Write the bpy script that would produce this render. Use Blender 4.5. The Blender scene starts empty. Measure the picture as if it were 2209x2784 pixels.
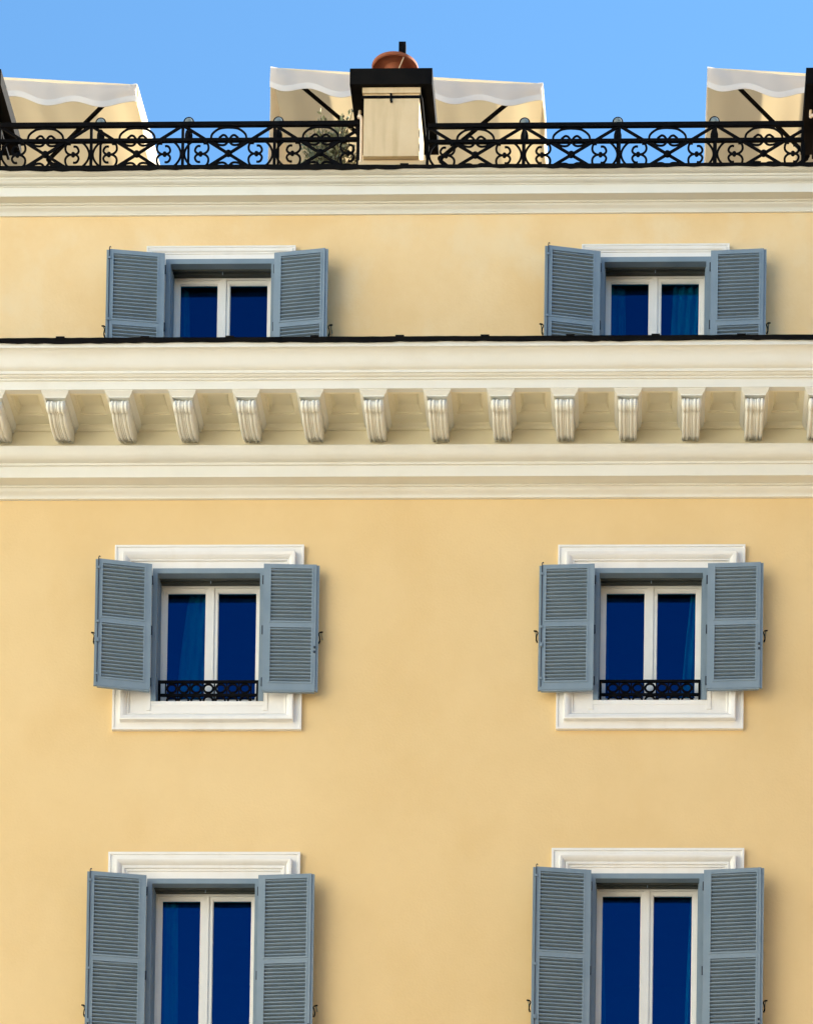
import bpy, math, random
from mathutils import Matrix, Vector
random.seed(7)
R = math.radians
scene = bpy.context.scene
col = scene.collection

# ------------------------------------------------------------------ camera
cam_d = bpy.data.cameras.new('camera'); cam = bpy.data.objects.new('camera', cam_d); col.objects.link(cam)
cam.location = (0.0, -33.0, 1.6)
cam.rotation_euler = (Matrix.Rotation(0.02906604, 3, 'Z') @ Matrix.Rotation(math.pi/2 + 0.03011377, 3, 'X')
                      @ Matrix.Rotation(0.01351057, 3, 'Z')).to_euler()
cam_d.sensor_width = 36.0; cam_d.lens = 110.204
cam_d.shift_x = -0.13693; cam_d.shift_y = 1.63758          # architectural (perspective-corrected) lens
cam_d.clip_start = 0.5; cam_d.clip_end = 5000
scene.camera = cam

# ------------------------------------------------------------------ sky, sun, exposure
SUN_EL, SUN_AZ = 31.0, 60.0            # height, and degrees to the right of straight ahead: the sun stands behind the building
SUN_STRENGTH, SUN_ANGLE, SKY = 5.0, 0.55, 0.066
world = bpy.data.worlds.new('World'); scene.world = world; world.use_nodes = True
nt = world.node_tree; nt.nodes.clear()
sky = nt.nodes.new('ShaderNodeTexSky'); sky.sky_type = 'NISHITA'; sky.sun_disc = False
sky.sun_elevation = R(SUN_EL); sky.sun_rotation = R(SUN_AZ)
sky.altitude = 50; sky.air_density = 1.0; sky.dust_density = 0.1; sky.ozone_density = 4.5
bg = nt.nodes.new('ShaderNodeBackground'); bg.inputs['Strength'].default_value = SKY
wo = nt.nodes.new('ShaderNodeOutputWorld')
tint = nt.nodes.new('ShaderNodeMix'); tint.data_type = 'RGBA'; tint.blend_type = 'MULTIPLY'     # the camera's white balance
tint.inputs['Factor'].default_value = 1.0; tint.inputs['B'].default_value = (.76, 1.0, 1.0, 1)
nt.links.new(sky.outputs[0], tint.inputs['A']); nt.links.new(tint.outputs['Result'], bg.inputs[0]); nt.links.new(bg.outputs[0], wo.inputs[0])
sun_d = bpy.data.lights.new('sun', 'SUN'); sun_d.energy = SUN_STRENGTH; sun_d.angle = R(SUN_ANGLE)
sun_d.color = (1.0, 0.96, 0.86)
sun = bpy.data.objects.new('sun', sun_d); col.objects.link(sun)
to_sun = Vector((math.sin(R(SUN_AZ))*math.cos(R(SUN_EL)), math.cos(R(SUN_AZ))*math.cos(R(SUN_EL)), math.sin(R(SUN_EL))))
sun.rotation_euler = to_sun.to_track_quat('Z', 'Y').to_euler(); sun.location = (40, 30, 60)
vs = scene.view_settings
vs.view_transform = 'Standard'; vs.look = 'None'; vs.gamma = 1.0; vs.exposure = 2.11; vs.use_curve_mapping = False
scene.cycles.max_bounces = 8; scene.cycles.transparent_max_bounces = 12

# ------------------------------------------------------------------ materials
def new_mat(name):
    m = bpy.data.materials.new(name); m.use_nodes = True
    return m, m.node_tree.nodes, m.node_tree.links, m.node_tree.nodes['Principled BSDF']

def noise_mat(name, c1, c2, rough=0.6, scale=2.0, detail=5, bump=0.0, bscale=60, metal=0.0, spec=0.3, lo=.35, hi=.65,
              stretch=(1, 1, 1), fine=None):
    m, N, L, b = new_mat(name)
    tc = N.new('ShaderNodeTexCoord'); mp = N.new('ShaderNodeMapping'); mp.inputs['Scale'].default_value = stretch
    L.new(tc.outputs['Object'], mp.inputs['Vector'])
    n = N.new('ShaderNodeTexNoise'); n.inputs['Scale'].default_value = scale; n.inputs['Detail'].default_value = detail+4; n.inputs['Roughness'].default_value = .64
    L.new(mp.outputs[0], n.inputs['Vector'])
    r = N.new('ShaderNodeMapRange'); r.inputs[1].default_value = lo; r.inputs[2].default_value = hi
    L.new(n.outputs['Fac'], r.inputs[0])
    mx = N.new('ShaderNodeMix'); mx.data_type = 'RGBA'
    mx.inputs['A'].default_value = (*c1, 1); mx.inputs['B'].default_value = (*c2, 1)
    L.new(r.outputs[0], mx.inputs['Factor'])
    out = mx.outputs['Result']
    if fine:                                        # a second, finer layer of blotches / streaks
        col3, fscale, fstretch, amount, flo, fhi = fine
        mp2 = N.new('ShaderNodeMapping'); mp2.inputs['Scale'].default_value = fstretch
        L.new(tc.outputs['Object'], mp2.inputs['Vector'])
        n2 = N.new('ShaderNodeTexNoise'); n2.inputs['Scale'].default_value = fscale; n2.inputs['Detail'].default_value = 6
        L.new(mp2.outputs[0], n2.inputs['Vector'])
        r2 = N.new('ShaderNodeMapRange'); r2.inputs[1].default_value = flo; r2.inputs[2].default_value = fhi
        r2.inputs[4].default_value = amount
        L.new(n2.outputs['Fac'], r2.inputs[0])
        mx2 = N.new('ShaderNodeMix'); mx2.data_type = 'RGBA'; mx2.inputs['B'].default_value = (*col3, 1)
        L.new(out, mx2.inputs['A']); L.new(r2.outputs[0], mx2.inputs['Factor'])
        out = mx2.outputs['Result']
    L.new(out, b.inputs['Base Color'])
    b.inputs['Roughness'].default_value = rough; b.inputs['Metallic'].default_value = metal
    b.inputs['Specular IOR Level'].default_value = spec
    if bump:
        nb = N.new('ShaderNodeTexNoise'); nb.inputs['Scale'].default_value = bscale; nb.inputs['Detail'].default_value = 4
        L.new(tc.outputs['Object'], nb.inputs['Vector'])
        bp = N.new('ShaderNodeBump'); bp.inputs['Strength'].default_value = bump; bp.inputs['Distance'].default_value = 0.01
        L.new(nb.outputs['Fac'], bp.inputs['Height']); L.new(bp.outputs[0], b.inputs['Normal'])
    return m

M = {}
M['stucco'] = noise_mat('ochre_stucco', (.768, .552, .272), (.812, .597, .308), .85, .55, 6, .25, 35, spec=.12,
                        fine=((.715, .485, .215), 1.3, (1, 1, .6), .35, .52, .76))
M['stucco_pale'] = noise_mat('pale_ochre_stucco', (.825, .585, .295), (.865, .64, .35), .85, .9, 7, .25, 35, spec=.12, lo=.4, hi=.62,
                             fine=((.86, .70, .45), 1.7, (1, 1, .8), .6, .52, .70))
M['stone'] = noise_mat('cream_stone', (.79, .77, .685), (.82, .80, .725), .7, 1.5, 5, .08, 40, spec=.15,
                       fine=((.62, .52, .37), 3.5, (.5, 1, 1), .22, .55, .8))
M['cream'] = noise_mat('bounce_warmed_stone', (.87, .785, .57), (.89, .815, .61), .75, 1.5, 5, .08, 40, spec=.12)  # stone lightened and warmed on frieze and soffit, standing in for bounced light
M['white'] = noise_mat('white_stone', (.82, .795, .745), (.85, .83, .79), .65, 2.5, 5, .06, 40, spec=.18,
                       fine=((.66, .6, .5), 5, (1, 1, .4), .25, .58, .8))
M['blue'] = noise_mat('blue_grey_paint', (.192, .257, .312), (.224, .290, .346), .5, 3, 5, .05, 80, spec=.35,
                      fine=((.27, .33, .40), 14, (1, 1, .25), .35, .6, .8))
M['blue_dark'] = noise_mat('slate_paint', (.13, .17, .18), (.155, .195, .205), .55, 4, 4, 0, spec=.3)
M['head'] = noise_mat('dark_green_grey_shade', (.05, .056, .05), (.065, .07, .062), .6, 4, 4, 0, spec=.25)  # shade put into the colour: casing head underside and slat gaps
M['sash'] = noise_mat('white_sash_paint', (.80, .785, .73), (.84, .825, .78), .45, 4, 3, 0, spec=.35)
M['iron'] = noise_mat('black_iron', (.0025, .0025, .003), (.005, .005, .006), .8, 12, 3, .1, 60, spec=.06)
M['flash'] = noise_mat('black_flashing', (.003, .003, .0035), (.008, .007, .006), .8, 3, 4, .1, 20, spec=.06)
M['hinge'] = noise_mat('dark_hinge', (.02, .03, .045), (.03, .04, .055), .5, 8, 2, spec=.3)
M['terracotta'] = noise_mat('terracotta', (.29, .088, .045), (.36, .125, .065), .8, 5, 5, .15, 40, spec=.15)
M['chimney'] = noise_mat('cream_render', (.70, .525, .31), (.75, .58, .36), .8, 2, 5, .15, 40, spec=.12,
                         fine=((.5, .36, .18), 6, (1, 1, .12), .55, .5, .7))
M['pvc'] = noise_mat('cream_pipe', (.72, .57, .41), (.76, .62, .46), .5, 4, 3, spec=.3)
M['leaf'] = noise_mat('olive_leaf', (.13, .15, .065), (.42, .42, .26), .6, 9, 3, spec=.3)
M['bark'] = noise_mat('dark_twig', (.045, .035, .02), (.09, .07, .04), .8, 9, 3)
M['pot'] = noise_mat('planter_clay', (.32, .16, .09), (.38, .2, .12), .8, 6, 4)
M['street'] = noise_mat('street_stone', (.28, .255, .215), (.34, .31, .26), .85, .4, 6, .1, 5)
M['unseen_house_a'] = noise_mat('unseen_cream_house_plaster', (.80, .755, .65), (.84, .80, .70), .85, .5, 5, .1, 10, spec=.1)  # plaster tones set for the light these unseen houses return
M['unseen_house_c'] = noise_mat('unseen_grey_house_plaster', (.40, .375, .32), (.45, .42, .36), .85, .5, 5, .1, 10, spec=.1)
M['unseen_house_b'] = noise_mat('unseen_ochre_house_plaster', (.52, .32, .15), (.58, .37, .18), .85, .5, 5, .1, 10, spec=.1)
M['roof'] = noise_mat('terrace_tiles', (.36, .25, .18), (.42, .3, .22), .85, 1.5, 5)
M['lamp_glass'] = noise_mat('opal_glass', (.20, .23, .22), (.26, .29, .27), .2, 6, 2, spec=.5)
M['curtain'] = noise_mat('pale_curtain', (.38, .40, .41), (.46, .48, .47), .9, 3, 2)

def fabric(name, a, b_, trans, shade_bands=True):
    m, N, L, b = new_mat(name)
    tc = N.new('ShaderNodeTexCoord')
    n = N.new('ShaderNodeTexNoise'); n.inputs['Scale'].default_value = 1.6; n.inputs['Detail'].default_value = 4
    L.new(tc.outputs['Object'], n.inputs['Vector'])
    mx = N.new('ShaderNodeMix'); mx.data_type = 'RGBA'
    mx.inputs['A'].default_value = (*a, 1); mx.inputs['B'].default_value = (*b_, 1)
    if shade_bands:                                     # sun and shade patches put into the colour as two-tone bands
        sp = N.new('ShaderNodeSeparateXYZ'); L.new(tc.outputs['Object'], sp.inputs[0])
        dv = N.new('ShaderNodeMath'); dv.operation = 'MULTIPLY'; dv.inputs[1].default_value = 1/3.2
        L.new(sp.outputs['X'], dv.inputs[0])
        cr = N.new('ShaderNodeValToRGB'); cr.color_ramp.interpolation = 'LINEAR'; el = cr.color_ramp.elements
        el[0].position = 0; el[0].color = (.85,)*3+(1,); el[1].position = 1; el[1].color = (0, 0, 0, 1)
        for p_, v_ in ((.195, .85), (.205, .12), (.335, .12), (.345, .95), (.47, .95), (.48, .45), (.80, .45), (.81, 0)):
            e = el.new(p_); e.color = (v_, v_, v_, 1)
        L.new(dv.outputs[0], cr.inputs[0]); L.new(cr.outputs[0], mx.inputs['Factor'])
    else:
        L.new(n.outputs['Fac'], mx.inputs['Factor'])
    L.new(mx.outputs['Result'], b.inputs['Base Color']); b.inputs['Roughness'].default_value = .85
    b.inputs['Specular IOR Level'].default_value = .1
    tr = N.new('ShaderNodeBsdfTranslucent'); L.new(mx.outputs['Result'], tr.inputs[0])
    ms = N.new('ShaderNodeMixShader'); ms.inputs[0].default_value = trans
    L.new(b.outputs[0], ms.inputs[1]); L.new(tr.outputs[0], ms.inputs[2])
    L.new(ms.outputs[0], N['Material Output'].inputs['Surface'])
    return m
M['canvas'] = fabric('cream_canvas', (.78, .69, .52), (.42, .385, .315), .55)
M['canvas_plain'] = fabric('cream_canvas_plain', (.80, .71, .56), (.84, .76, .62), .5, False)
M['valance'] = fabric('valance_canvas', (.77, .70, .635), (.83, .76, .70), .34, False)
M['trim'] = fabric('valance_trim', (.80, .755, .71), (.84, .79, .75), .15, False)

def glass_mat():
    m, N, L, b = new_mat('blue_window_glass')
    N.remove(b)
    g = N.new('ShaderNodeBsdfGlossy'); g.inputs['Roughness'].default_value = .015; g.inputs['Color'].default_value = (.010, .16, .52, 1)
    t = N.new('ShaderNodeBsdfTransparent'); t.inputs[0].default_value = (.16, .66, .76, 1)
    tc = N.new('ShaderNodeTexCoord'); n = N.new('ShaderNodeTexNoise'); n.inputs['Scale'].default_value = 1.3
    L.new(tc.outputs['Object'], n.inputs['Vector'])
    bp = N.new('ShaderNodeBump'); bp.inputs['Strength'].default_value = .05; bp.inputs['Distance'].default_value = .02
    L.new(n.outputs['Fac'], bp.inputs['Height']); L.new(bp.outputs[0], g.inputs['Normal'])
    ms = N.new('ShaderNodeMixShader'); ms.inputs[0].default_value = .16
    L.new(t.outputs[0], ms.inputs[1]); L.new(g.outputs[0], ms.inputs[2])
    L.new(ms.outputs[0], N['Material Output'].inputs['Surface'])
    return m
M['glass'] = glass_mat()

# ------------------------------------------------------------------ mesh helpers
class MB:
    def __init__(s): s.v = []; s.f = []; s.m = []
    def face(s, pts, mi=0):
        i = len(s.v); s.v += [tuple(p) for p in pts]; s.f.append(tuple(range(i, i+len(pts)))); s.m.append(mi)
    def box(s, x0, x1, y0, y1, z0, z1, mi=0, T=None):
        c = [Vector((x, y, z)) for z in (z0, z1) for y in (y0, y1) for x in (x0, x1)]
        if T is not None: c = [T @ p for p in c]
        i = len(s.v); s.v += [tuple(p) for p in c]
        for q in ((0, 2, 3, 1), (4, 5, 7, 6), (0, 1, 5, 4), (2, 6, 7, 3), (0, 4, 6, 2), (1, 3, 7, 5)):
            s.f.append(tuple(i+k for k in q)); s.m.append(mi)
    def grid(s, rows, mi=0, closed=False):
        i = len(s.v); n = len(rows[0])
        for r in rows: s.v += [tuple(p) for p in r]
        for a in range(len(rows)-1):
            for b in range(n if closed else n-1):
                c = (b+1) % n
                s.f.append((i+a*n+b, i+a*n+c, i+(a+1)*n+c, i+(a+1)*n+b)); s.m.append(mi)
    def extrude_x(s, prof, x0, x1, mi=0, nx=1):       # prof: (projection, height); the projection goes to -Y
        s.grid([[(x0+(x1-x0)*k/nx, -p, z) for p, z in prof] for k in range(nx+1)], mi)
        for x in (x0, x1): s.face([(x, -p, z) for p, z in prof], mi)
    def tube(s, pts, r, n=8, mi=0, closed=False, flat=None):
        P = [Vector(p) for p in pts]; rows = []; N = len(P); up = Vector((0, 1, 0))
        for k in range(N):
            if closed: t = P[(k+1) % N]-P[k-1]
            else: t = P[min(k+1, N-1)]-P[max(k-1, 0)]
            t.normalize()
            u = up if abs(t.dot(up)) < .95 else Vector((1, 0, 0))
            a = t.cross(u).normalized(); b = a.cross(t).normalized()
            rr = r[k] if isinstance(r, (list, tuple)) else r
            rows.append([P[k] + a*rr*math.cos(2*math.pi*j/n+math.pi/n) + b*(flat or rr)*math.sin(2*math.pi*j/n+math.pi/n) for j in range(n)])
        if closed: rows.append(rows[0])
        s.grid(rows, mi, True)
        if not closed: s.face(rows[0], mi); s.face(rows[-1], mi)
    def bar(s, a, b, w, d, mi=0):                     # a bar in the XZ plane: width w across, depth d along Y
        a = Vector(a); b = Vector(b); t = (b-a).normalized(); n = Vector((0, 1, 0)).cross(t).normalized()*w/2; y = Vector((0, d/2, 0))
        q = [p+sn*n+sy*y for p in (a, b) for sn, sy in ((-1, -1), (1, -1), (1, 1), (-1, 1))]
        i = len(s.v); s.v += [tuple(p) for p in q]
        for f in ((0, 1, 2, 3), (7, 6, 5, 4), (0, 4, 5, 1), (1, 5, 6, 2), (2, 6, 7, 3), (3, 7, 4, 0)):
            s.f.append(tuple(i+k for k in f)); s.m.append(mi)
    def lathe(s, prof, c, n=32, mi=0):
        rows = [[(c[0]+r*math.cos(2*math.pi*k/n), c[1]+r*math.sin(2*math.pi*k/n), c[2]+z) for k in range(n)] for r, z in prof]
        s.grid(rows, mi, True)
    def sphere(s, c, rx, ry, rz, n=14, mi=0):
        rows = []
        for a in range(n//2+1):
            t = math.pi*a/(n//2)-math.pi/2
            rows.append([(c[0]+rx*math.cos(t)*math.cos(2*math.pi*k/n), c[1]+ry*math.cos(t)*math.sin(2*math.pi*k/n), c[2]+rz*math.sin(t)) for k in range(n)])
        s.grid(rows, mi, True)
    def build(s, name, mats, parent=None, smooth=38, label=None):
        me = bpy.data.meshes.new(name)
        me.from_pydata(s.v, [], s.f)
        if not isinstance(mats, (list, tuple)): mats = [mats]
        for m in mats: me.materials.append(m)
        me.polygons.foreach_set('material_index', s.m)
        import bmesh
        bm = bmesh.new(); bm.from_mesh(me)
        bmesh.ops.remove_doubles(bm, verts=bm.verts, dist=1e-5)
        bmesh.ops.recalc_face_normals(bm, faces=bm.faces)
        bm.to_mesh(me); bm.free()
        if smooth:
            me.shade_smooth(); me.set_sharp_from_angle(angle=R(smooth))
        o = bpy.data.objects.new(name, me); col.objects.link(o)
        if parent is not None: o.parent = parent
        if label: o['label'] = label
        return o

def thing(name, label, cat, loc=(0, 0, 0), group=None):
    o = bpy.data.objects.new(name, None); col.objects.link(o); o.location = loc; o.empty_display_size = .3
    o['label'] = label; o['category'] = cat
    if group: o['group'] = group
    return o
def tag(o, label, cat, group=None):
    o['label'] = label; o['category'] = cat
    if group: o['group'] = group
    return o
def bez(p0, p1, p2, p3, n=10):
    out = []
    for k in range(n+1):
        t = k/n; a = (1-t)**3; b = 3*t*(1-t)**2; c = 3*t*t*(1-t); d = t**3
        out.append(tuple(a*p0[i]+b*p1[i]+c*p2[i]+d*p3[i] for i in range(len(p0))))
    return out
def catmull(pts, n=6):
    P = [Vector(p) for p in pts]; P = [P[0]*2-P[1]]+P+[P[-1]*2-P[-2]]; out = []
    for k in range(1, len(P)-2):
        for j in range(n):
            t = j/n
            out.append(0.5*((2*P[k])+(P[k+1]-P[k-1])*t+(2*P[k-1]-5*P[k]+4*P[k+1]-P[k+2])*t*t+(3*P[k]-P[k-1]-3*P[k+1]+P[k+2])*t**3))
    out.append(P[-2]); return out

# ------------------------------------------------------------------ ground
g = MB(); g.face([(-600, -600, 0), (600, -600, 0), (600, 600, 0), (-600, 600, 0)])
street = g.build('street', M['street'], smooth=0); street['kind'] = 'structure'

# ------------------------------------------------------------------ the building
XL, XR, YB = -22.0, 16.0, 10.0          # ends of the facade, run out unseen to lengthen its shadow; back wall
YA = 0.5                               # the attic storey stands back from the wall below
bld = thing('palazzo_building', 'ochre yellow palazzo facade with cream cornices, grey shutters and blue windows', 'building')
CX = (-4.8125, -0.077)                 # the two window bays
HALF = 0.605                           # half width of a window casing

def wall_with_holes(name, mat, y, z0, z1, holes):
    xs = sorted({XL, XR, *[h[0] for h in holes], *[h[1] for h in holes]})
    zs = sorted({z0, z1, *[h[2] for h in holes], *[h[3] for h in holes]})
    w = MB()
    for i in range(len(xs)-1):
        for j in range(len(zs)-1):
            mx, mz = (xs[i]+xs[i+1])/2, (zs[j]+zs[j+1])/2
            if any(h[0] < mx < h[1] and h[2] < mz < h[3] for h in holes): continue
            w.face([(xs[i], y, zs[j]), (xs[i+1], y, zs[j]), (xs[i+1], y, zs[j+1]), (xs[i], y, zs[j+1])])
    return w

# (kind, bay, casing top, casing bottom, surround top, surround bottom, surround half width, wall plane, shutter turn left/right in degrees)
WIN = [('upper', 0, 23.648, 22.02, 23.790, 21.90, .815, YA, 7.8, 7.8),
       ('upper', 1, 23.646, 22.02, 23.786, 21.90, .802, YA, 11.0, 3.4),
       ('middle', 0, 19.932, 18.490, 20.191, 18.182, 1.016, 0.0, 11.5, -2.2),
       ('middle', 1, 19.924, 18.498, 20.181, 18.186, .998, 0.0, -2.2, 2.4),
       ('lower', 0, 16.560, 14.40, 16.851, 14.05, 1.028, 0.0, 10.0, 4.2),
       ('lower', 1, 16.618, 14.46, 16.894, 14.10, 1.024, 0.0, 8.2, 6.0)]
holes = lambda yp: [(CX[b]-HALF, CX[b]+HALF, zb, zt) for _, b, zt, zb, _, _, _, y, _, _ in WIN if y == yp]
w = wall_with_holes('wall', M['stucco'], 0.0, 0.0, 21.40, holes(0.0))
w.face([(XL, 0, 0), (XL, 0, 21.4), (XL, YB, 21.4), (XL, YB, 0)]); w.face([(XR, 0, 0), (XR, 0, 21.4), (XR, YB, 21.4), (XR, YB, 0)])
w.face([(XL, YB, 0), (XR, YB, 0), (XR, YB, 21.4), (XL, YB, 21.4)])
w.build('wall', M['stucco'], bld, smooth=0)
w = wall_with_holes('wall', M['stucco_pale'], YA, 21.40, 24.40, holes(YA))
w.face([(XL, YA, 21.4), (XL, YA, 24.4), (XL, YB, 24.4), (XL, YB, 21.4)]); w.face([(XR, YA, 21.4), (XR, YA, 24.4), (XR, YB, 24.4), (XR, YB, 21.4)])
w.face([(XL, YB, 21.4), (XR, YB, 21.4), (XR, YB, 24.4), (XL, YB, 24.4)])
w.build('wall', M['stucco_pale'], bld, smooth=0, label='paler attic storey wall set back above the bracketed cornice')
fl = MB()                                               # storey floors inside, so that the rooms are rooms
for z in (17.6, 21.45): fl.box(XL+.05, XR-.05, .62, YB-.05, z-.25, z)
for y in (4.6,): fl.box(XL+.05, XR-.05, y, y+.2, 14.0, 24.2)
fl.build('floor', M['roof'], bld, smooth=0)
rf = MB(); rf.box(XL, XR, .30, YB, 24.402, 24.453); rf.build('roof', M['roof'], bld, smooth=0)
ph = MB(); ph.box(XL+1, XR-1, 4.35, 9.5, 24.46, 26.62); ph.build('penthouse', M['chimney'], bld, smooth=0)

# added unseen houses: two bounce sunlight onto the shaded facade, one blocks sky light
def house(label, mat, x0, x1, y0, y1, h, side):
    t = thing('unseen_townhouse', label, 'building', (0, 0, 0), 'unseen houses added for bounce and shading')
    m = MB(); m.box(x0, x1, y0, y1, 0, h); m.build('wall', mat, t, smooth=0)
    m = MB(); m.box(x0-.5, x1+.5, y0-.5, y1+.5, h+.002, h+.6); m.build('roof', M['roof'], t, smooth=0)
    L_ = (x1-x0) if side in 'NS' else (y1-y0)
    n = int(L_//6); wm = None
    for i in range(n):
        for z in (2.5, 7.5, 12.5, 17.5, 22.5, 27.5):
            if z+3 > h: continue
            q = (i+.5)*L_/n
            if wm is None:
                m = MB(); m.box(-.7, .7, -.06, .1, 0, 2.4); m.box(-1.3, -.72, -.08, .1, 0, 2.4, 1); m.box(.72, 1.3, -.08, .1, 0, 2.4, 1)
                o = m.build('window', [M['hinge'], M['blue']], t, smooth=0); wm = o
            else:
                o = wm.copy(); col.objects.link(o); o.parent = t
            if side == 'N': o.location = (x0+q, y1, z); o.rotation_euler = (0, 0, math.pi)
            if side == 'E': o.location = (x1, y0+q, z); o.rotation_euler = (0, 0, math.pi/2)
            if side == 'W': o.location = (x0, y0+q, z); o.rotation_euler = (0, 0, -math.pi/2)
house('unseen grey house added opposite to bounce sunlight onto the facade', M['unseen_house_c'], -60, 40, -74, -56, 30, 'N')
house('unseen pale house added at left to bounce sunlight onto the facade', M['unseen_house_a'], -50, -31, -60, 4, 40, 'E')
house('unseen ochre house added at right to hold back sky light', M['unseen_house_b'], 18, 34, -60, -5, 25, 'W')

# main cornice -------------------------------------------------------------
SOF = 21.383
low = [(-.02, 20.700), (.03, 20.706)] + bez((.03, 20.708), (.03, 20.755), (.085, 20.745), (.085, 20.790)) + \
      [(.085, 20.793), (.100, 20.793), (.100, 20.812), (.235, 20.818), (.235, 20.940), (.255, 20.940), (.255, 20.964)] + \
      bez((.262, 20.966), (.325, 20.966), (.36, 21.0), (.36, 21.085)) + [(.36, 21.09), (.20, 21.115), (.20, 21.335), (.222, 21.335), (.222, 21.348)] + \
      bez((.222, 21.348), (.225, 21.37), (.26, 21.365), (.262, SOF-.004)) + [(.262, SOF), (-.02, SOF)]
cor = MB(); cor.extrude_x(low, XL, XR)
kf = [k for k in range(len(low)-1) if low[k][1] > 21.10 and low[k+1][1] > 21.10]
for k in range(len(cor.f)-2):
    if k in kf: cor.m[k] = 1
up = [(-.02, SOF+.089), (.80, SOF+.089), (.80, SOF), (.87, SOF), (.87, 21.474), (.886, 21.474), (.886, 21.491)] + \
     bez((.886, 21.492), (.905, 21.492), (.917, 21.500), (.920, 21.514)) + [(.936, 21.514), (.936, 21.541)] + \
     bez((.940, 21.543), (1.005, 21.57), (.975, 21.655), (1.062, 21.700), 14) + [(1.077, 21.702), (1.077, 21.752), (1.05, 21.765), (-YA+.02, 21.80), (-YA, 21.80)]
cor.extrude_x(up, XL, XR)
BRX = [-9.703, -9.032, -8.362, -7.691, -7.019, -6.348, -5.677, -5.008, -4.339, -3.671, -3.004, -2.338, -1.672, -1.007, -0.343, 0.320, 0.982, 1.644, 2.306, 2.968, 3.630]
def soffit_bay(mb, xa, xb):
    """one bay of the soffit between two bracket centre lines, with a sunk coffer"""
    xm = (xa+xb)/2; h = .148; pa, pb = .415, .775
    xs = [xa, xm-h, xm+h, xb]; ps = [.262, pa, pb, .80]
    for i in range(3):
        for j in range(3):
            if i == 1 and j == 1: continue
            mb.face([(xs[i], -ps[j], SOF), (xs[i+1], -ps[j], SOF), (xs[i+1], -ps[j+1], SOF), (xs[i], -ps[j+1], SOF)], 1)
    rings = [(0, 0), (.0, .016), (.018, .018), (.018, .030), (.046, .078), (.050, .080)]
    R_ = []
    for ins, d in rings:
        R_.append([(xm-h+ins, -pa-ins, SOF+d), (xm+h-ins, -pa-ins, SOF+d), (xm+h-ins, -pb+ins, SOF+d), (xm-h+ins, -pb+ins, SOF+d)])
    mb.grid(R_, 1, True); mb.face(R_[-1], 1)
for a, b in zip(BRX[:-1], BRX[1:]): soffit_bay(cor, a, b)
for a, b in ((XL, BRX[0]), (BRX[-1], XR)):
    cor.face([(a, -.262, SOF), (b, -.262, SOF), (b, -.80, SOF), (a, -.80, SOF)], 1)
cornice = cor.build('cornice', [M['stone'], M['cream']], bld, smooth=32, label='deep cream cornice carried on scrolled brackets')

def bracket_mesh():
    mb = MB()
    # abacus: a moulded slab under the soffit with mitred returns
    prof = [(.145, .862, 0), (.145, .862, -.012), (.140, .857, -.016), (.132, .849, -.030), (.118, .837, -.044), (.112, .831, -.050), (.112, .831, -.062)]
    rows = [[(-hw, -.205, z), (-hw, -p, z), (hw, -p, z), (hw, -.205, z)] for hw, p, z in prof]
    mb.grid(rows); mb.face(rows[-1])
    # body: S-shaped front swept across a reeded section
    H = .093
    front = [(.765, -.062), (.765, -.084), (.790, -.090), (.814, -.104), (.826, -.126), (.824, -.150), (.810, -.170), (.784, -.182), (.752, -.176),
             (.728, -.158), (.712, -.168), (.680, -.200), (.620, -.222), (.540, -.232), (.470, -.234), (.405, -.230), (.345, -.216), (.290, -.192), (.24, -.168), (.205, -.16)]
    fc = [(v.x, v.y) for v in catmull([(a, b, 0) for a, b in front], 3)]
    reeds = [(-.093, -.056), (-.056, -.017), (-.017, 0), (0, .017), (.017, .056), (.056, .093)]
    xs = []
    for a, b in reeds:
        for k in range(6):
            t = k/6; xs.append((a+(b-a)*t, math.sin(math.pi*t)**.7*min(.015, (b-a)*.42)))
    xs.append((H, 0))
    rows = []
    for k, (p, z) in enumerate(fc):
        a = fc[max(k-1, 0)]; b = fc[min(k+1, len(fc)-1)]
        tx, tz = b[0]-a[0], b[1]-a[1]; l = math.hypot(tx, tz) or 1
        nx, nz = -tz/l, tx/l
        if nx*(p-.4)+nz*(z+.05) < 0: nx, nz = -nx, -nz
        rows.append([(x, -(p+nx*o), z+nz*o) for x, o in xs])
    mb.grid(rows)
    for s in (-1, 1):
        for k in range(len(fc)-1):
            mb.face([(s*H, -fc[k][0], fc[k][1]), (s*H, -fc[k+1][0], fc[k+1][1]), (s*H, -fc[k+1][0], -.06), (s*H, -fc[k][0], -.06)])
    # the cheek's scroll: a raised disc on either side of the roll
    for s in (-1, 1):
        ring = [[(s*(H+d), -(.775+r*math.cos(2*math.pi*k/18)), -.122+r*math.sin(2*math.pi*k/18)) for k in range(18)] for r, d in ((.05, 0), (.046, .008), (.030, .008), (.026, .003), (.014, .003), (.012, .010), (.001, .012))]
        mb.grid(ring, 0, True)
    return mb
bp = bracket_mesh().build('bracket', M['stone'], cornice, smooth=42)
bp.location = (BRX[0], 0, SOF)
for x in BRX[1:]:
    c = bp.copy(); col.objects.link(c); c.parent = cornice; c.location = (x, 0, SOF)

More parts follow.
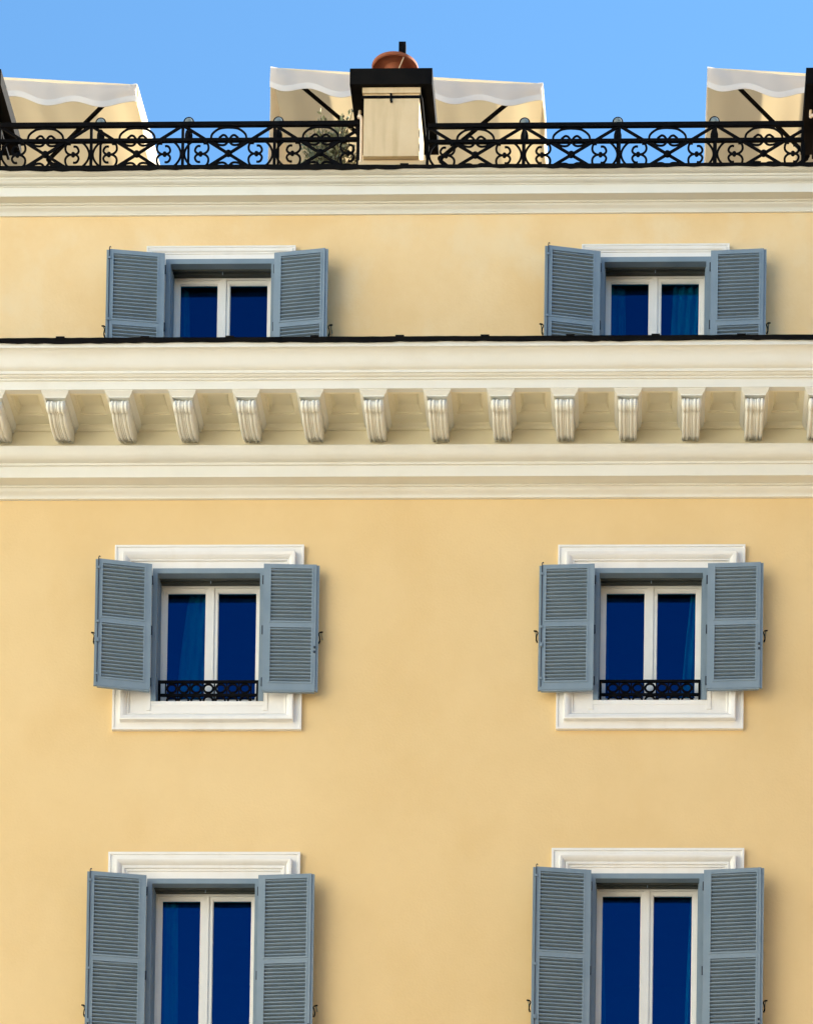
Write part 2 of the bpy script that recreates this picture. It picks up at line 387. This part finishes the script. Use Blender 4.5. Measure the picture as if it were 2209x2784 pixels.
def flashing(parent, p_edge, p_back, z0, z1, zback, seam0, seam):
    mb = MB(); n = 400; rows = []
    for k in range(n+1):
        x = XL+(XR-XL)*k/n; j = random.uniform(-.005, .005) + .005*math.sin(x*2.3)
        q = random.uniform(-.002, .002)
        rows.append([(x, -p_edge+.05, z0+j+.012), (x, -p_edge, z0+j), (x, -p_edge, z1+q), (x, -p_edge+.02, z1+.004+q), (x, -p_back, zback)])
    mb.grid(rows)
    x = seam0
    while x < XR:
        mb.box(x-.045, x+.045, -p_edge-.004, -p_back-.3, z1-.01, z1+.013); x += seam
    return mb.build('flashing', M['flash'], parent, smooth=30)
flashing(cornice, 1.10, -YA, 21.742, 21.792, 21.85, -21.30, .885)

# attic cornice ---------------------------------------------------------------
att = [(-.02, 24.150), (.02, 24.155), (.02, 24.170)] + bez((.024, 24.172), (.028, 24.205), (.066, 24.200), (.070, 24.232)) + \
      [(.086, 24.232), (.086, 24.250), (.190, 24.256), (.190, 24.353), (.200, 24.353), (.200, 24.362)] + bez((.204, 24.363), (.235, 24.366), (.248, 24.38), (.250, 24.396)) + \
      [(.262, 24.396), (.262, 24.418)] + bez((.268, 24.419), (.30, 24.42), (.318, 24.43), (.330, 24.446)) + [(.332, 24.456), (-.02, 24.46)]
c2 = MB(); c2.extrude_x([(p-YA, z) for p, z in att], XL, XR)
c2o = c2.build('cornice', M['stone'], bld, smooth=32, label='slim cream cornice under the terrace railing')
flashing(c2o, .345-YA, -.62, 24.438, 24.478, 24.468, -21.8, 1.9)

# windows ---------------------------------------------------------------------
SUR = {'middle': [(0, 0), (0, .046), (.020, .046), (.024, .034), (.080, .034), (.085, .040), (.088, .092), (.098, .096)] +
                 [(a, b) for a, b in bez((.104, .094), (.125, .088), (.150, .072), (.163, .048), 8)] + [(.166, .054), (.176, .054), (.180, .036), (.192, .036)],
       'lower': [(0, 0), (0, .048), (.022, .048), (.028, .034), (.080, .034), (.085, .042), (.088, .094), (.098, .098)] +
                [(a, b) for a, b in bez((.104, .096), (.122, .09), (.14, .074), (.150, .05), 8)] + [(.153, .058), (.166, .064), (.180, .060), (.186, .046), (.206, .046), (.210, .036), (.222, .036)],
       'upper': [(0, 0), (0, .05), (.016, .05), (.020, .040), (.030, .040)] + [(a, b) for a, b in bez((.034, .052), (.05, .05), (.062, .044), (.066, .032), 6)] + [(.070, .036), (.080, .036), (.084, .028), (.09, .028)]}

LEAF = [(.628, .595), (.605, .600), (.596, .592), (.590, .590), (.625, .602), (.618, .636)]      # leaf widths, left and right
def shutter_mesh(kind, wd, z0, z1, mid, s):
    """local frame: hinge axis at x=0, the leaf runs towards s*x; front faces -Y; one mesh with slats"""
    mb = MB(); t = .042
    def bx(xa, xb, ya, yb, za, zb, mi=0):
        a, b = sorted((s*xa, s*xb)); mb.box(a, b, ya, yb, za, zb, mi)
    st_h, st_f, top, mr, bot = .066, .036, .036, .046, .080
    bx(0, st_h, -t, 0, z0, z1); bx(wd-st_f-.028, wd-.028, -t, 0, z0, z1)
    bx(wd-.028, wd, -t*.62, 0, z0, z1-.002)                              # rebated meeting edge
    xa, xb = st_h, wd-st_f-.028
    bx(xa, xb, -t+.001, -.001, z1-top, z1-.0005); bx(xa, xb, -t+.001, -.001, z0+.0005, z0+bot)
    for m in mid: bx(xa, xb, -t+.001, -.001, m-mr/2, m+mr/2)
    bx(.01, wd-.035, -t*.9, -.004, z0-.014, z0-.001)                       # weather strip under the bottom rail
    edges = [z0+bot] + [q for m in sorted(mid) for q in (m-mr/2, m+mr/2)] + [z1-top]
    for a, b in zip(edges[0::2], edges[1::2]):
        d = .013                                                          # bead round the louvres
        bx(xa-.004, xa+d, -t-.005, -.01, a-.004, b+.004); bx(xb-d, xb+.004, -t-.005, -.01, a-.004, b+.004)
        bx(xa+d, xb-d, -t-.005, -.01, b-d, b+.004); bx(xa+d, xb-d, -t-.005, -.01, a-.004, a+d)
        n = max(3, round((b-a-2*d)/.0398)); p = (b-a-2*d)/n
        for k in range(n):
            zc = a+d+p*(k+.5)
            T = Matrix.Translation((0, -t/2, zc)) @ Matrix.Rotation(R(-24+random.uniform(-2.0, 2.0)), 4, 'X')
            q = sorted((s*(xa+.008), s*(xb-.008)))
            mb.box(q[0], q[1], -.0215, .019, -.0075, .0075, 0, T)
        bx(xa+d, xb-d, -.003, -.001, a+d, b-d, 2)                          # dark sheet added behind the slats for the shade in their gaps
    for hz in (z0+.10, (z0+z1)/2-.02, z1-.16):                            # knuckle hinges
        mb.tube([(s*-.006, -.012, hz-.045), (s*-.006, -.012, hz+.045)], .010, 8, 1)
        bx(-.004, .03, -.004, .003, hz-.03, hz+.03, 1)
    if s < 0:                                                             # the bolt rod on the closing leaf
        x = s*(wd-.030)
        mb.tube([(x, -t-.006, z0+.03), (x, -t-.006, z1+.004), (x+.004, -t-.004, z1+.02), (x+.012, -t, z1+.026), (x+.016, -t, z1+.016)], .005, 6, 1)
        for hz in (z0+.12, z0+.5*(z1-z0), z1-.1): bx(wd-.045, wd-.016, -t-.012, -t+.004, hz-.012, hz+.012)
        mb.box(x-.012, x+.014, -t-.024, -t-.004, z0+.46, z0+.50, 0)
    else:                                                                 # catch plates
        x = wd-.040
        for hz in (z0+.42, z0+.47): mb.box(x-.008, x+.012, -t-.014, -t+.002, hz-.012, hz+.008, 1)
    return mb

def window(wi, kind, bay, zt, zb, st, sb, sh, yp, al, ar):
    cx = CX[bay]
    prof = SUR[kind]
    mb = MB()
    rings = [[(-sh+d, -p, sb+d), (-sh+d, -p, st-d), (sh-d, -p, st-d), (sh-d, -p, sb+d)] for d, p in prof]
    mb.grid(rings, 0, True)
    dl, pl = prof[-1]; h = HALF
    a = [(-sh+dl, -pl, sb+dl), (sh-dl, -pl, sb+dl), (sh-dl, -pl, st-dl), (-sh+dl, -pl, st-dl)]
    b = [(-h, -pl, zb), (h, -pl, zb), (h, -pl, zt), (-h, -pl, zt)]
    mb.grid([a, b], 0, True)
    # inner pilaster strips left and right of the opening, and the sill going back under the sashes
    for s in (-1, 1):
        q = sorted((s*(h+.045), s*(h+.001))); mb.box(q[0], q[1], -pl-.008, -pl+.01, zb-.10, zt+.001)
    mb.box(-h, h, -pl-.004, .30, zb-.05, zb)
    win = mb.build('window', M['white'], bld, smooth=34); win.location = (cx, yp, 0)
    # painted casing lining the reveal
    cs = MB(); d0 = .054
    pr = [(0, 0, .05), (0, 0, -pl-.014), (d0, d0, -pl-.014), (d0, d0, .055), (d0+.010, d0+.016, .055), (d0+.010, d0+.016, .075), (d0, d0, .076), (d0, d0, .118),
          (d0+.012, d0+.018, .118), (d0+.012, d0+.018, .140), (d0+.006, d0, .141), (d0+.006, d0, .30)]
    rows = [[(-h+dj, y, zb), (-h+dj, y, zt-dh), (h-dj, y, zt-dh), (h-dj, y, zb)] for dj, dh, y in pr]
    for q in range(3):                                                    # jamb, head with painted-in shade, jamb
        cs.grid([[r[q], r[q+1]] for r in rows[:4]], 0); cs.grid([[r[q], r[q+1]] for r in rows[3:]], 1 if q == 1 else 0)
    for s in (-1, 1):                                                     # feet of the jambs
        q = sorted((s*h, s*(h-d0))); cs.face([(q[0], -pl-.014, zb), (q[1], -pl-.014, zb), (q[1], .3, zb), (q[0], .3, zb)])
    cs.tube([(.0, .10, zt-d0-.03), (0, .10, zt-d0)], .006, 6)
    cs.build('casing', [M['blue'], M['head']], win, smooth=0)
    # white window frame and two sashes
    H, top = h-d0-.006, zt-d0
    fr = MB(); f = .022; y0 = .205
    fr.box(-H, -H+f, y0, y0+.07, zb+.001, top); fr.box(H-f, H, y0, y0+.07, zb+.001, top)
    fr.box(-H+f, H-f, y0, y0+.07, top-f, top-.001); fr.box(-H+f, H-f, y0+.002, y0+.07, zb+.002, zb+.07)
    fr.build('window_frame', M['sash'], win, smooth=0)
    for s in (-1, 1):
        x0, x1 = (-H+f, -.001) if s < 0 else (.001, H-f)
        m = MB(); y1 = y0+.012; so = .036; si = .062; z0_, z1_ = zb+.072, top-f-.002
        ao, bo = (so, si) if s < 0 else (si, so)
        m.box(x0+.001, x0+ao, y1, y1+.045, z0_, z1_); m.box(x1-bo, x1-.001, y1, y1+.045, z0_, z1_)
        m.box(x0+ao, x1-bo, y1, y1+.045, z1_-.034, z1_-.001); m.box(x0+ao, x1-bo, y1, y1+.045, z0_+.001, z0_+.075)
        for g0, g1, h0, h1 in ((x0+ao-.001, x0+ao+.008, z0_+.076, z1_-.035), (x1-bo-.008, x1-bo+.001, z0_+.076, z1_-.035)):
            m.box(g0, g1, y1+.012, y1+.04, h0, h1)
        m.box(x0+ao+.009, x1-bo-.009, y1+.012, y1+.04, z1_-.043, z1_-.033)
        if s < 0: m.box(-.040, .026, y1-.016, y1-.001, z0_, z1_+.012)       # astragal covering the meeting stiles
        m.build('sash', M['sash'], win, smooth=0)
        p = MB(); p.box(x0+ao-.002, x1-bo+.002, y1+.028, y1+.033, z0_+.07, z1_-.032)
        p.build('pane', M['glass'], win, smooth=0)
    # louvred shutters
    z1 = zt-.012; z0 = {'middle': zb+.062, 'lower': zb+.05, 'upper': zb+.06}[kind]
    mid = {'middle': [z0+.715], 'lower': [z1-.925], 'upper': [z1-.80]}[kind]
    for s, ang in ((-1, al), (1, ar)):
        wd = LEAF[wi][s > 0]; mm = shutter_mesh(kind, wd, z0, z1, mid, s)
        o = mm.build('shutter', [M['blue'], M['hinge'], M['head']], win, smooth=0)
        hx = .602
        o.location = (s*hx, -.118, 0); o.rotation_euler = (0, 0, -s*R(ang))
        # wall catch that holds the open leaf
        zc = {'middle': z0+.57, 'lower': z0+.64, 'upper': z0+.70}[kind]
        xk = s*(hx+wd*math.cos(R(ang)))
        k = MB()
        k.tube([(xk+s*.030, .0, zc+.055), (xk+s*.030, -.10, zc+.055), (xk+s*.034, -.150, zc+.052)], .006, 6)
        k.tube(catmull([(xk+s*.050, -.150, zc+.058), (xk+s*.022, -.156, zc+.052), (xk+s*.008, -.160, zc+.03), (xk+s*.018, -.162, zc), (xk+s*.022, -.164, zc-.04), (xk+s*.012, -.170, zc-.075)], 4),
               [.008]*5+[.0065]*12+[.009]*4, 7, 1)
        k.build('shutter_catch', [M['blue_dark'], M['iron']], win, smooth=40)
    if kind == 'middle':                                                  # low iron guard across the sill
        gd = MB(); y = .055; za, zc_ = 18.603, 18.748; w_ = .540
        for z in (za, zc_): gd.bar((-w_, y, z), (w_, y, z), .027, .022)
        for x in (-w_+.012, w_-.012): gd.bar((x, y+.001, zb), (x, y+.001, zc_-.013), .024, .020)
        gd.bar((-w_+.02, y, zb+.012), (w_-.02, y, zb+.012), .02, .02)
        for row in (0, 1):
            zc2 = (za+zc_)/2 - row*.132
            for k_ in range(-3, 4):
                x = k_*.1315
                gd.tube([(x+.050*math.cos(2*math.pi*q/22), y, zc2+.046*math.sin(2*math.pi*q/22)) for q in range(22)], .0125, 6, 0, True, .010)
            for k_ in range(-3, 5):
                x = (k_-.5)*.1315
                if row == 0: gd.bar((x, y, za), (x, y, zc_), .014, .012)
                elif k_ in (-2, 1, 4): gd.bar((x, y, zb+.02), (x, y, za-.01), .014, .012)
        gd.build('guard_rail', M['iron'], win, smooth=40)
    return win
for wi, wdat in enumerate(WIN): window(wi, *wdat)

# curtains behind the panes -------------------------------------------------------
CUR = [(2, -.27, -.055, -.40, -.055, 'sheer pale curtain behind the left pane of the left middle-storey window'),
       (3, .43, .485, .33, .485, 'narrow pale curtain at the right edge of the right middle-storey window'),
       (3, -.485, -.470, -.485, -.445, 'sliver of pale curtain at the left edge of the right middle-storey window'),
       (4, -.485, -.335, -.485, -.300, 'pale curtain drawn to the left in the tall bottom left window'),
       (5, -.485, -.470, -.485, -.425, 'tied pale curtain at the left edge of the tall bottom right window'),
       (5, .462, .485, .405, .485, 'tied pale curtain at the right edge of the tall bottom right window'),
       (1, -.485, -.33, -.485, -.30, 'pale curtain behind the left pane of the upper right window'),
       (1, .20, .485, .15, .485, 'wide pale curtain behind the right pane of the upper right window'),
       (0, -.485, -.40, -.485, -.36, 'pale curtain edge behind the left pane of the upper left window')]
for wi, a0, a1, b0, b1, lab in CUR:
    k, bay, zt, zb = WIN[wi][:4]; yp = WIN[wi][7]
    m = MB(); n = max(8, int(abs(b1-b0)*90)); rows = []
    ph_ = random.uniform(0, 6); zh = zt-.10; nz = 14
    for side in (0, 1):
        rows = []
        for j in range(nz+1):
            t = j/nz; z = zb+.02+(zh-zb-.02)*t
            e_ = 1.4; l = b0+(a0-b0)*t**e_; r = b1+(a1-b1)*t**e_
            rows.append([(l+(r-l)*i/n, .335+side*.003+.018*math.sin(i/n*(r-l+.05)*62+ph_)+.006*math.sin(i*1.3+j*.5), z) for i in range(n+1)])
        m.grid(rows)
    o = m.build('curtain', M['curtain'], None, smooth=60); o.location = (CX[bay], yp, 0)
    tag(o, lab, 'curtain', 'curtains behind the windows')

# chimneys -------------------------------------------------------------------------
def chimney(dx, dz, full=True):
    m = MB(); m.box(-3.315+dx, -2.585+dx, .32, 1.0, 24.46, 24.640+dz)
    m.box(-3.258+dx, -2.656+dx, .265, .95, 24.648+dz, 25.42+dz)
    m.box(-3.275+dx, -2.645+dx, .245, .98, 25.335+dz, 25.395+dz)
    ch = m.build('chimney', M['chimney'], bld, smooth=0)
    m = MB(); m.box(-3.41+dx, -2.515+dx, .20, 1.335, 25.40+dz, 25.575+dz); m.build('cap_slab', M['flash'], ch, smooth=0)
    m = MB()                                                    # iron strap round the head of the stack
    z0, z1 = 25.285+dz, 25.318+dz
    m.box(-3.285+dx, -2.630+dx, .262, .292, z0, z1); m.box(-3.290+dx, -3.262+dx, .292, 1.24, z0, z1); m.box(-2.652+dx, -2.624+dx, .292, 1.24, z0, z1)
    m.tube([(-2.965+dx, .255, z1+.012), (-2.965+dx, .252, z0-.03), (-2.955+dx, .262, z0-.045)], .012, 8)
    m.build('strap', M['iron'], ch, smooth=0)
    m = MB()
    m.tube(catmull([(-3.335+dx, .62, 25.41+dz), (-3.337+dx, .60, 25.33+dz), (-3.338+dx, .52, 25.26+dz), (-3.318+dx, .40, 25.19+dz), (-3.290+dx, .335, 25.11+dz), (-3.287+dx, .33, 24.95+dz), (-3.287+dx, .33, 24.62+dz)], 5), .0165, 10)
    m.build('drain_pipe', M['pvc'], ch, smooth=50)
    if full:
        m = MB()
        m.lathe([(.13, 0), (.13, .05), (.105, .06), (.10, .36), (.12, .40), (.17, .415), (.225, .405), (.240, .392), (.253, .400), (.256, .425), (.235, .44), (.15, .49), (.05, .53), (.001, .535)], (-2.972+dx, .78, 25.575+dz), 40)
        for a in (0.9, 2.6, 5.25):
            m.bar((-2.972+dx+.10*math.cos(a), .78+.10*math.sin(a), 25.93+dz), (-2.972+dx+.23*math.cos(a), .78+.23*math.sin(a), 25.985+dz), .012, .012, 1)
        m.build('chimney_pot', [M['terracotta'], M['pvc']], ch, smooth=40)
        m = MB(); m.box(-2.967+dx, -2.889+dx, 1.16, 1.24, 25.575+dz, 26.572+dz); m.build('flue_pipe', M['iron'], ch, smooth=0)
    return ch
chimney(0, 0); chimney(-4.695, .022, False); chimney(4.932, -.026, False)

# terrace railing -------------------------------------------------------------------
YR = .45; U = .000918
def railing(x_start, x_end, post0, pitch, zc, lab):
    t = thing('terrace_railing', lab, 'railing', (0, 0, 0), 'iron railings of the roof terrace')
    dz = (.327, .150, -.150, -.315)
    for d, hgt in zip(dz, (.046, .033, .033, .038)):
        m = MB(); m.bar((x_start, YR, zc+d), (x_end, YR, zc+d), hgt, .040); m.build('handrail' if d == dz[0] else 'rail', M['iron'], t, smooth=0)
    x = post0
    while x < x_end+.02:
        if x > x_start-.02:
            m = MB(); m.bar((x, YR+.002, 24.455), (x, YR+.002, zc+dz[0]-.02), .030, .030); m.build('post', M['iron'], t, smooth=0)
        x += pitch
    for xe in (x_start+.012, x_end-.012):
        if abs((xe-post0+pitch*10) % pitch) > .08 and abs((xe-post0+pitch*10) % pitch-pitch) > .08:
            m = MB(); m.bar((xe, YR+.004, 24.455), (xe, YR+.004, zc+dz[0]-.02), .028, .028); m.build('post', M['iron'], t, smooth=0)
    side = [(215, 95), (190, 98), (165, 83), (150, 43), (172, 10), (215, 1), (262, 4), (300, 32), (313, 73), (300, 123), (262, 155), (205, 165), (150, 160), (95, 137), (50, 85), (28, 38), (22, 0)]
    side = side + [(a, -b) for a, b in side[-2::-1]]
    upper = [(115, 193), (85, 218), (66, 228), (38, 218), (14, 186), (3, 165), (30, 122), (62, 106), (105, 108), (150, 122), (185, 143), (212, 185), (198, 243), (130, 298), (65, 315), (0, 319)]
    x = post0
    while x < x_end-.2:
        xc = x+pitch/2; sx = pitch/1110/U*U; k = pitch/1.019
        m = MB(); hw = pitch/2-.014
        def P(u, v): return (u, YR, zc+v)
        for s in (1, -1):
            m.bar(P(max(xc-hw, x_start), -s*.31), P(min(xc+hw, x_end), s*.31), .028, .016) if x+pitch < x_end+.03 else \
                m.bar(P(xc-hw, -s*.31), P(xc-hw+(x_end-xc+hw), -s*.31+s*.62*(x_end-xc+hw)/(2*hw)), .028, .016)
        def curve(pts):
            pts = [q for q in pts if x_start-.005 <= q[0] <= x_end+.005]
            if len(pts) > 3:
                m.tube(catmull(pts, 3), .0128, 7, 0, False, .0095)
        for s in (-1, 1):
            curve([P(xc+s*(pitch/2-u*U*k), v*U) for u, v in side])
            for q in (1, -1):
                curve([P(xc+s*u*U*k, q*v*U) for u, v in upper])
            xj = xc+s*(pitch/2-217*U*k)
            if x_start < xj < x_end: m.sphere((xj, YR, zc), .026, .016, .034, 8)
        for q in (1, -1):
            for s in (-1, 1): 
                if xc+s*.26 < x_end: m.box(xc+s*.255-.022, xc+s*.255+.022, YR-.018, YR+.018, zc+q*.128-.012, zc+q*.150)
        o = m.build('scroll_panel', M['iron'], t, smooth=50)
        m = MB(); m.sphere((xc, YR-.006, zc), .042, .026, .040, 14); m.build('rosette', M['iron'], o, smooth=50)
        x += pitch
railing(-7.262, -3.325, -7.262, 1.005, 24.813, 'black wrought iron terrace railing left of the middle chimney')
railing(-2.575, 1.515, -2.575, 1.045, 24.777, 'black wrought iron terrace railing right of the middle chimney')

LAMPX = [(-6.219, 'first'), (-5.243, 'second'), (-4.250, 'third'), (-1.535, 'a'), (-.510, 'b'), (.551, 'c')]
LAMPL = ['round terrace lamp at railing post in front of the left awning', 'round terrace lamp at railing post in the open sky between left and middle awnings',
         'round terrace lamp at railing post by the left end of the middle awning', 'round terrace lamp at railing post by the right end of the middle awning',
         'round terrace lamp at railing post in the open sky between middle and right awnings', 'round terrace lamp at railing post by the left end of the right awning']
for (x, _), lab in zip(LAMPX, LAMPL):
    t = thing('terrace_lamp', lab, 'lamp', (x, .80, 24.455), 'round lamps along the terrace railing')
    dz = 0 if x < -2 else -.03
    m = MB(); m.tube([(0, 0, 0), (0, 0, .74)], .014, 8); m.lathe([(.0, 0), (.06, 0), (.06, .012), (.02, .02)], (0, 0, .002), 16); m.build('stem', M['iron'], t, smooth=40)
    m = MB(); m.sphere((0, .005, .80+dz), .044, .044, .085, 14); m.build('lamp_body', M['iron'], t, smooth=60)
    m = MB(); m.sphere((0, -.004, .952+dz), .050, .034, .050, 16); m.build('lamp_glass', M['lamp_glass'], t, smooth=60)
    m = MB(); m.tube([(.052*math.cos(2*math.pi*k/24), -.006, .952+dz+.052*math.sin(2*math.pi*k/24)) for k in range(24)], .010, 6, 0, True); m.build('lamp_rim', M['iron'], t, smooth=60)

# awnings -------------------------------------------------------------------------------
def awning(x0, x1, zl, zr, lab):
    t = thing('terrace_awning', lab, 'awning', (x0, 0, 0), 'cream awnings over the roof terrace')
    x0, x1 = 0.0, x1-x0
    yf, yb, rise = 2.0, 4.32, .30
    W = x1-x0
    zf = lambda x: zl+(zr-zl)*(x-x0)/W - .022*math.sin(math.pi*min(max((x-x0)/W, 0), 1)) + .018*math.exp(-((x-x0)/.10)**2) + .020*math.exp(-((x-x1)/.08)**2) + .004*math.sin(x*4.7)
    m = MB()
    for off in (0, .006):
        rows = []
        for j in range(15):
            v = j/14; row = []
            for i in range(41):
                x = x0+W*i/40
                sag = -.030*math.sin(math.pi*v)*(1-.3*math.cos(i*.9)) - .010*math.sin(i*math.pi/40*9)**2
                row.append((x, yf+(yb-yf)*v, zf(x)+rise*v+sag+off))
            rows.append(row)
        m.grid(rows)
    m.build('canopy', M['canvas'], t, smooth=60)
    m = MB(); m.tube([(x0, yf-.01, zf(x0)-.012), (x1, yf-.01, zf(x1)-.012)], .026, 10); m.build('front_bar', M['canvas_plain'], t, smooth=50)
    # scalloped valance with a paler bound edge
    n = 96; top = []; edge = []; hem = []
    for i in range(n+1):
        x = x0+W*i/n
        w_ = .5+.5*math.cos(2*math.pi*(x-x0-.13)/.645)
        d = .132+.078*w_ + .012*math.sin(x*3.1)
        yy = yf-.035-.012*math.sin(2*math.pi*(x-x0)/.645+.8)-.010*math.sin(x*5.3)
        top.append((x, yf-.034, zf(x)+.012)); edge.append((x, yy-.012, zf(x)-d)); hem.append((x, yy-.008, zf(x)-d-.055))
    mid_ = [(a[0], a[1]*.4+b[1]*.6-.022*max(0, math.sin(a[0]*7.3+1.1*math.sin(a[0]*3.7)))-.008*math.sin(a[0]*19), a[2]*.45+b[2]*.55) for a, b in zip(top, edge)]
    m = MB(); bk = lambda r: [(a, b+.006, c) for a, b, c in r]
    m.grid([top, mid_, edge], 0); m.grid([bk(top), bk(mid_), bk(edge)], 0)
    f2 = [(a, b-.010, c+.006) for a, b, c in edge]; h2 = [(a, b-.006, c) for a, b, c in hem]
    m.grid([f2, h2], 1); m.grid([bk(f2), bk(h2)], 1)
    m.build('valance', [M['valance'], M['trim']], t, smooth=60)
    # side curtains: long on the left, short on the right
    for s, hf, hb in ((0, 1.75, 1.95), (1, .30, .62)):
        xx = (x0, x1)[s]; m = MB()
        for off in (0, .006):
            rows = []
            for j in range(13):
                v = j/12
                z = zf(xx)+rise*v; hh = hf+(hb-hf)*v
                rows.append([(xx+off+.018*math.sin(v*14+q*.9)*(q/8)+(.010 if s else -.006)*q/8, yf-.02+(yb-yf)*v, z-hh*q/8) for q in range(9)])
            m.grid(rows)
        m.build('side_curtain', M['canvas_plain'], t, smooth=60)
    # folding arms
    zz = lambda x: zf(min(max(x, x0), x1))-.10
    for xa, xe, xw in ((x0+.315, x0+1.20, x0+.55), (x1-.315, x1-1.25, x1-.55)):
        m = MB()
        m.tube([(xa, yf+.03, zz(xa)), (xe, yf+1.22, zz(xe)+.06)], .024, 8)
        m.sphere((xe, yf+1.22, zz(xe)+.06), .036, .036, .03, 10)
        m.tube([(xe, yf+1.22, zz(xe)+.03), (xw, yb-.02, zz(xw)+.20)], .024, 8)
        m.build('arm', M['iron'], t, smooth=50)
    m = MB(); m.box(x0, x1, yb, yb+.08, min(zl, zr)+rise-.12, max(zl, zr)+rise-.02); m.build('cassette', M['canvas_plain'], t, smooth=0)
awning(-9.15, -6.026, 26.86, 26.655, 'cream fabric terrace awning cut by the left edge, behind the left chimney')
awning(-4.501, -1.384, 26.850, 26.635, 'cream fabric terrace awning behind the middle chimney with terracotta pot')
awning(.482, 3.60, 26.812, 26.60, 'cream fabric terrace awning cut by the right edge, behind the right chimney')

# potted shrub behind the railing --------------------------------------------------------------
t = thing('potted_shrub', 'olive green leafy shrub behind the railing beside the middle chimney', 'shrub', (-3.70, 1.02, 24.458))
m = MB(); m.lathe([(.001, 0), (.15, 0), (.19, .30), (.205, .30), (.205, .34), (.185, .34), (.175, .29), (.001, .29)], (0, 0, 0), 24); m.build('planter', M['pot'], t, smooth=40)
st = MB(); lf = MB()
for k in range(46):
    a = random.uniform(0, 2*math.pi); r = random.uniform(.05, .36)
    hh = random.uniform(.62, 1.16)*(1-.25*r) + (.10 if math.cos(a)*r > .12 else 0)
    tip = Vector((r*math.cos(a), r*math.sin(a)*.75, hh)); base = Vector((random.uniform(-.05, .05), random.uniform(-.05, .05), .28))
    ctrl = base.lerp(tip, .5)+Vector((random.uniform(-.05, .05), random.uniform(-.05, .05), .06))
    pts = [base.lerp(ctrl, q/3).lerp(ctrl.lerp(tip, q/3), q/3) for q in range(4)]
    st.tube(pts, [.010, .007, .005, .003], 5)
    for _ in range(44):
        q = random.uniform(.15, 1.03); p = base.lerp(ctrl, q).lerp(ctrl.lerp(tip, q), q)+Vector((random.gauss(0, .03), random.gauss(0, .03), random.gauss(0, .03)))
        d = Vector((random.gauss(0, 1), random.gauss(0, 1), random.gauss(.5, .8))).normalized(); u = d.cross(Vector((random.gauss(0, 1), random.gauss(0, 1), random.gauss(0, 1)))).normalized()
        l = random.uniform(.04, .075); w_ = l*.24
        lf.face([p, p+d*l*.5+u*w_, p+d*l, p+d*l*.5-u*w_])
st.build('stem', M['bark'], t, smooth=60); lf.build('foliage', M['leaf'], t, smooth=0)
